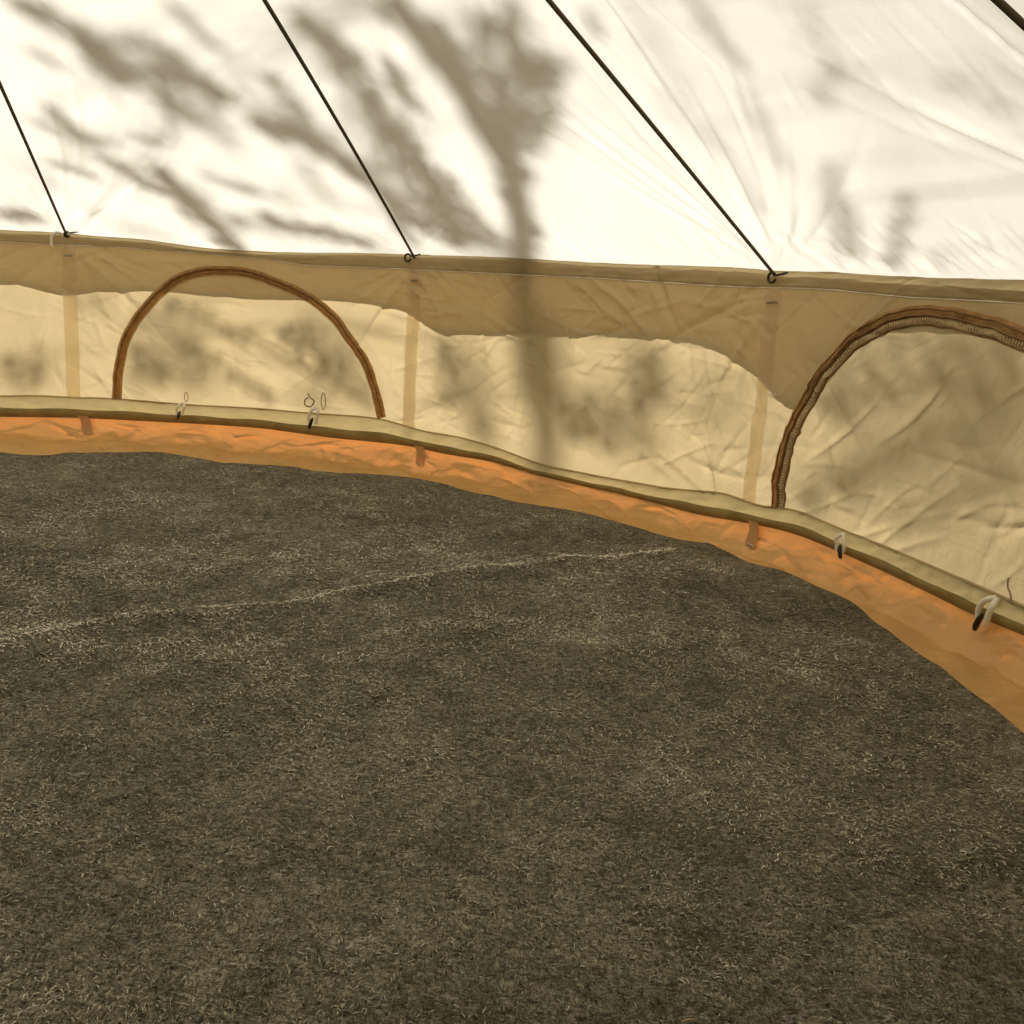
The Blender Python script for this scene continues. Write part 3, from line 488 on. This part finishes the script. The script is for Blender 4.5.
# ---------------------------------------------------------------- outside: ground, sun, trees
gp=np.linspace(0,2*PI,64,endpoint=False)
Vg=[(40*math.cos(q),40*math.sin(q),-.012) for q in gp]
me=bpy.data.meshes.new('lawn'); me.from_pydata(Vg,[],[tuple(range(64))]); g=link('ground',me,M['grass'],smooth=False); tag(g,'grass ground the tent stands on','ground',kind='structure')
DENS=1.6
EL=math.radians(30); AZ=math.radians(14)
Ls=np.array([math.sin(AZ)*math.cos(EL),math.cos(AZ)*math.cos(EL),math.sin(EL)])
e1=np.cross(Ls,[0,0,1]); e1/=np.linalg.norm(e1); e2=np.cross(e1,Ls)
def roof0(a,d): return np.array([(R-d)*math.sin(a),(R-d)*math.cos(a),.6+SL*d])
def wall0(a,z): return np.array([R*math.sin(a),R*math.cos(a),z])
def foliage(strokes,fn,t0,seed,leafmax=.034):
    r=np.random.default_rng(seed); V=[];F=[];tw=[]
    for pts,hw,dn in strokes:
        P=[fn(*q) for q in pts]
        if len(P)<2: continue
        P=np.array([list(p) for p in spline([tuple(q) for q in P],6)]); seg=np.linalg.norm(np.diff(P,axis=0),axis=1); L=seg.sum(); cum=np.r_[0,np.cumsum(seg)]
        ls=min(leafmax,max(.010,hw*.75)); area=L*hw*2*1.25; n=int(DENS*area*-math.log(1-min(dn,.92))/(ls*ls*.62*.7))+4
        t_=t0+r.uniform(-.35,.35)
        tw.append(P[::3]+Ls*t_)
        for i in range(n):
            u=r.uniform(-.03,1.03)*L; k=min(max(np.searchsorted(cum,u)-1,0),len(P)-2); w=np.clip((u-cum[k])/seg[k],-.5,1.5); p=P[k]*(1-w)+P[k+1]*w
            edge=hw*(.55+.45*math.sin(PI*min(max(u/L,0),1)))
            ax=P[k+1]-P[k]; ax=ax/np.linalg.norm(ax); sd=np.cross(ax,Ls); sd/=np.linalg.norm(sd)
            p=p+sd*np.clip(r.normal(0,.62),-1.5,1.5)*edge+Ls*(t_+r.uniform(-.3,.3))
            nrm=Ls+r.normal(0,.55,3); nrm/=np.linalg.norm(nrm); q=ax+r.normal(0,.6,3); q-=nrm*(q@nrm); q/=np.linalg.norm(q); s_=np.cross(nrm,q)
            l=ls*r.uniform(.7,1.25); b=len(V)
            V+=[p-q*l*.6,p+s_*l*.30-q*l*.1+nrm*l*.05,p+q*l*.65,p-s_*l*.30-q*l*.1+nrm*l*.05,p-nrm*l*.04]
            F+=[(b,b+1,b+4,b+4),(b+1,b+2,b+4,b+4),(b+2,b+3,b+4,b+4),(b+3,b,b+4,b+4)]
    return V,F,tw
def tree(name,label,cat,foot,stem,limbs,strokes,t0,seed,extra=None,leafmax=.034):
    o=empty(name,foot); tag(o,label,cat)
    V,F,tw=strokes
    ch=[tube(*q) for q in stem]
    mb('trunk',ch,M['bark'],o)
    tch=[]
    top=[np.array(p) for p in limbs]
    for P in tw:
        tch.append(tube([tuple(p) for p in P],.0025,5))
        s=min(top,key=lambda q:np.linalg.norm(q-P[0])); mid=(s+P[0])/2+np.array([0,.1,.08])
        tch.append(tube(spline([tuple(s),tuple(mid),tuple(P[0])],6),.0018,5))
    mb('branches',tch,M['bark'],o)
    fo=mb('foliage',[([tuple(v) for v in V],F)],M['leaf'],o,smooth=False); fo['kind']='stuff'
    return o
T0=4.2
tr=[wall0(*q)+Ls*(T0+8*(.6-q[1])) for q in D['trunkW'][:]]+[roof0(*q)+Ls*T0 for q in D['trunkR'][1:]]
# carry the trunk on down to the grass
foot=(tr[0][0]+.15,tr[0][1]+.1,-.012); st0=spline([foot,(tr[0][0]+.08,tr[0][1]+.05,1.0)]+[tuple(q) for q in tr],6)
n0=len(st0); rads=[.046-.010*min(1,i/(n0*.25)) for i in range(n0)]
lb=spline([tuple(roof0(*q)+Ls*T0) for q in D['limb']],6)
fA=foliage([[p,h*(1.25 if h<.045 else 1.12),min(.9,d*1.12)] for p,h,d in D['sA']],roof0,T0-.6,1)
fA2=foliage(D['sA2'],roof0,5.6,11,.03); fW2=foliage(D['sW2'],wall0,5.6,12,.03)
for g_ in (fA2,fW2):
    b=len(fA[0]); fA[0].extend(g_[0]); fA[1].extend([tuple(i+b for i in q) for q in g_[1]]); fA[2].extend(g_[2])
tree('garden_tree','tree outside behind the wall, casting the forked trunk shadow on the roof','tree',foot,[(st0,rads,10),(lb,[.02]*len(lb),8)],[np.array(p) for p in st0[n0//2:]],fA,T0,1)
fB=foliage([[p,h*1.1,d*.8] for p,h,d in D['sB']],roof0,3.0,2,.02)
c=np.mean([t[0] for t in fB[2]],axis=0); foot2=(c[0]+2.2,c[1]-.3,-.012)
stB=spline([foot2,(c[0]+2.1,c[1]-.3,2.2),(c[0]+.7,c[1]+.3,c[2]+1.9)],6)
tree('garden_tree','thin tree outside beyond the right-hand window, casting faint roof shadows','tree',foot2,[(stB,[.03-.02*i/len(stB) for i in range(len(stB))],8)],[np.array(stB[-1]),np.array(stB[-4])],fB,2.6,2)
fW=foliage([[p,h*1.2,d*.72] for p,h,d in D['sW']],wall0,3.0,3,.03)
cw=np.mean([t[0] for t in fW[2]],axis=0)
for nm in (0,):
    foot3=(cw[0],cw[1]+.2,-.012); sW=spline([foot3,(cw[0]+.05,cw[1]+.15,.5),(cw[0],cw[1]+.1,cw[2])],5)
    tree('garden_shrub','low shrub outside, casting slanting shadows on the canvas wall','shrub',foot3,[(sW,[.006-.002*i/len(sW) for i in range(len(sW))],8)],[np.array(p) for p in sW[-3:]],fW,2.2,3)
sun=bpy.data.lights.new('sun','SUN'); sun.energy=SUN_E; sun.angle=math.radians(.85); sun.color=(1,.965,.90)
so=bpy.data.objects.new('sun',sun); COL.objects.link(so); so.rotation_euler=Vector(Ls).to_track_quat('Z','Y').to_euler(); so.location=(0,8,6)
w=bpy.data.worlds.new('sky'); SC.world=w; w.use_nodes=True; bg=w.node_tree.nodes['Background']; bg.inputs[0].default_value=(1,.86,.62,1); bg.inputs[1].default_value=SKY_E
# ---------------------------------------------------------------- camera
cd=bpy.data.cameras.new('camera'); co=bpy.data.objects.new('camera',cd); COL.objects.link(co); SC.camera=co
cd.sensor_width=36; cd.lens=36*f_/1024; cd.clip_start=.02
fw=np.array([0,math.cos(pt_),-math.sin(pt_)]); rt=np.array([1.,0,0]); up=np.cross(rt,fw); c_,s_=math.cos(ro_),math.sin(ro_)
r2=c_*rt+s_*up; u2=-s_*rt+c_*up
co.matrix_world=Matrix(((r2[0],u2[0],-fw[0],C0[0]),(r2[1],u2[1],-fw[1],C0[1]),(r2[2],u2[2],-fw[2],C0[2]),(0,0,0,1)))
sx=ray_floor(682,1022,.02); sy=ray_floor(686,1020,.022); sz=ray_floor(695,1019,.02)
tag(mb('straw',[tube([tuple(sx),tuple(sy),tuple(sz)],.0006,5)],M['zipedge']),'pale wisp of straw on the carpet near its front edge','straw')
vs=SC.view_settings; vs.view_transform='Standard'; vs.look='None'; vs.gamma=1; vs.use_curve_mapping=False; vs.exposure=EXPO
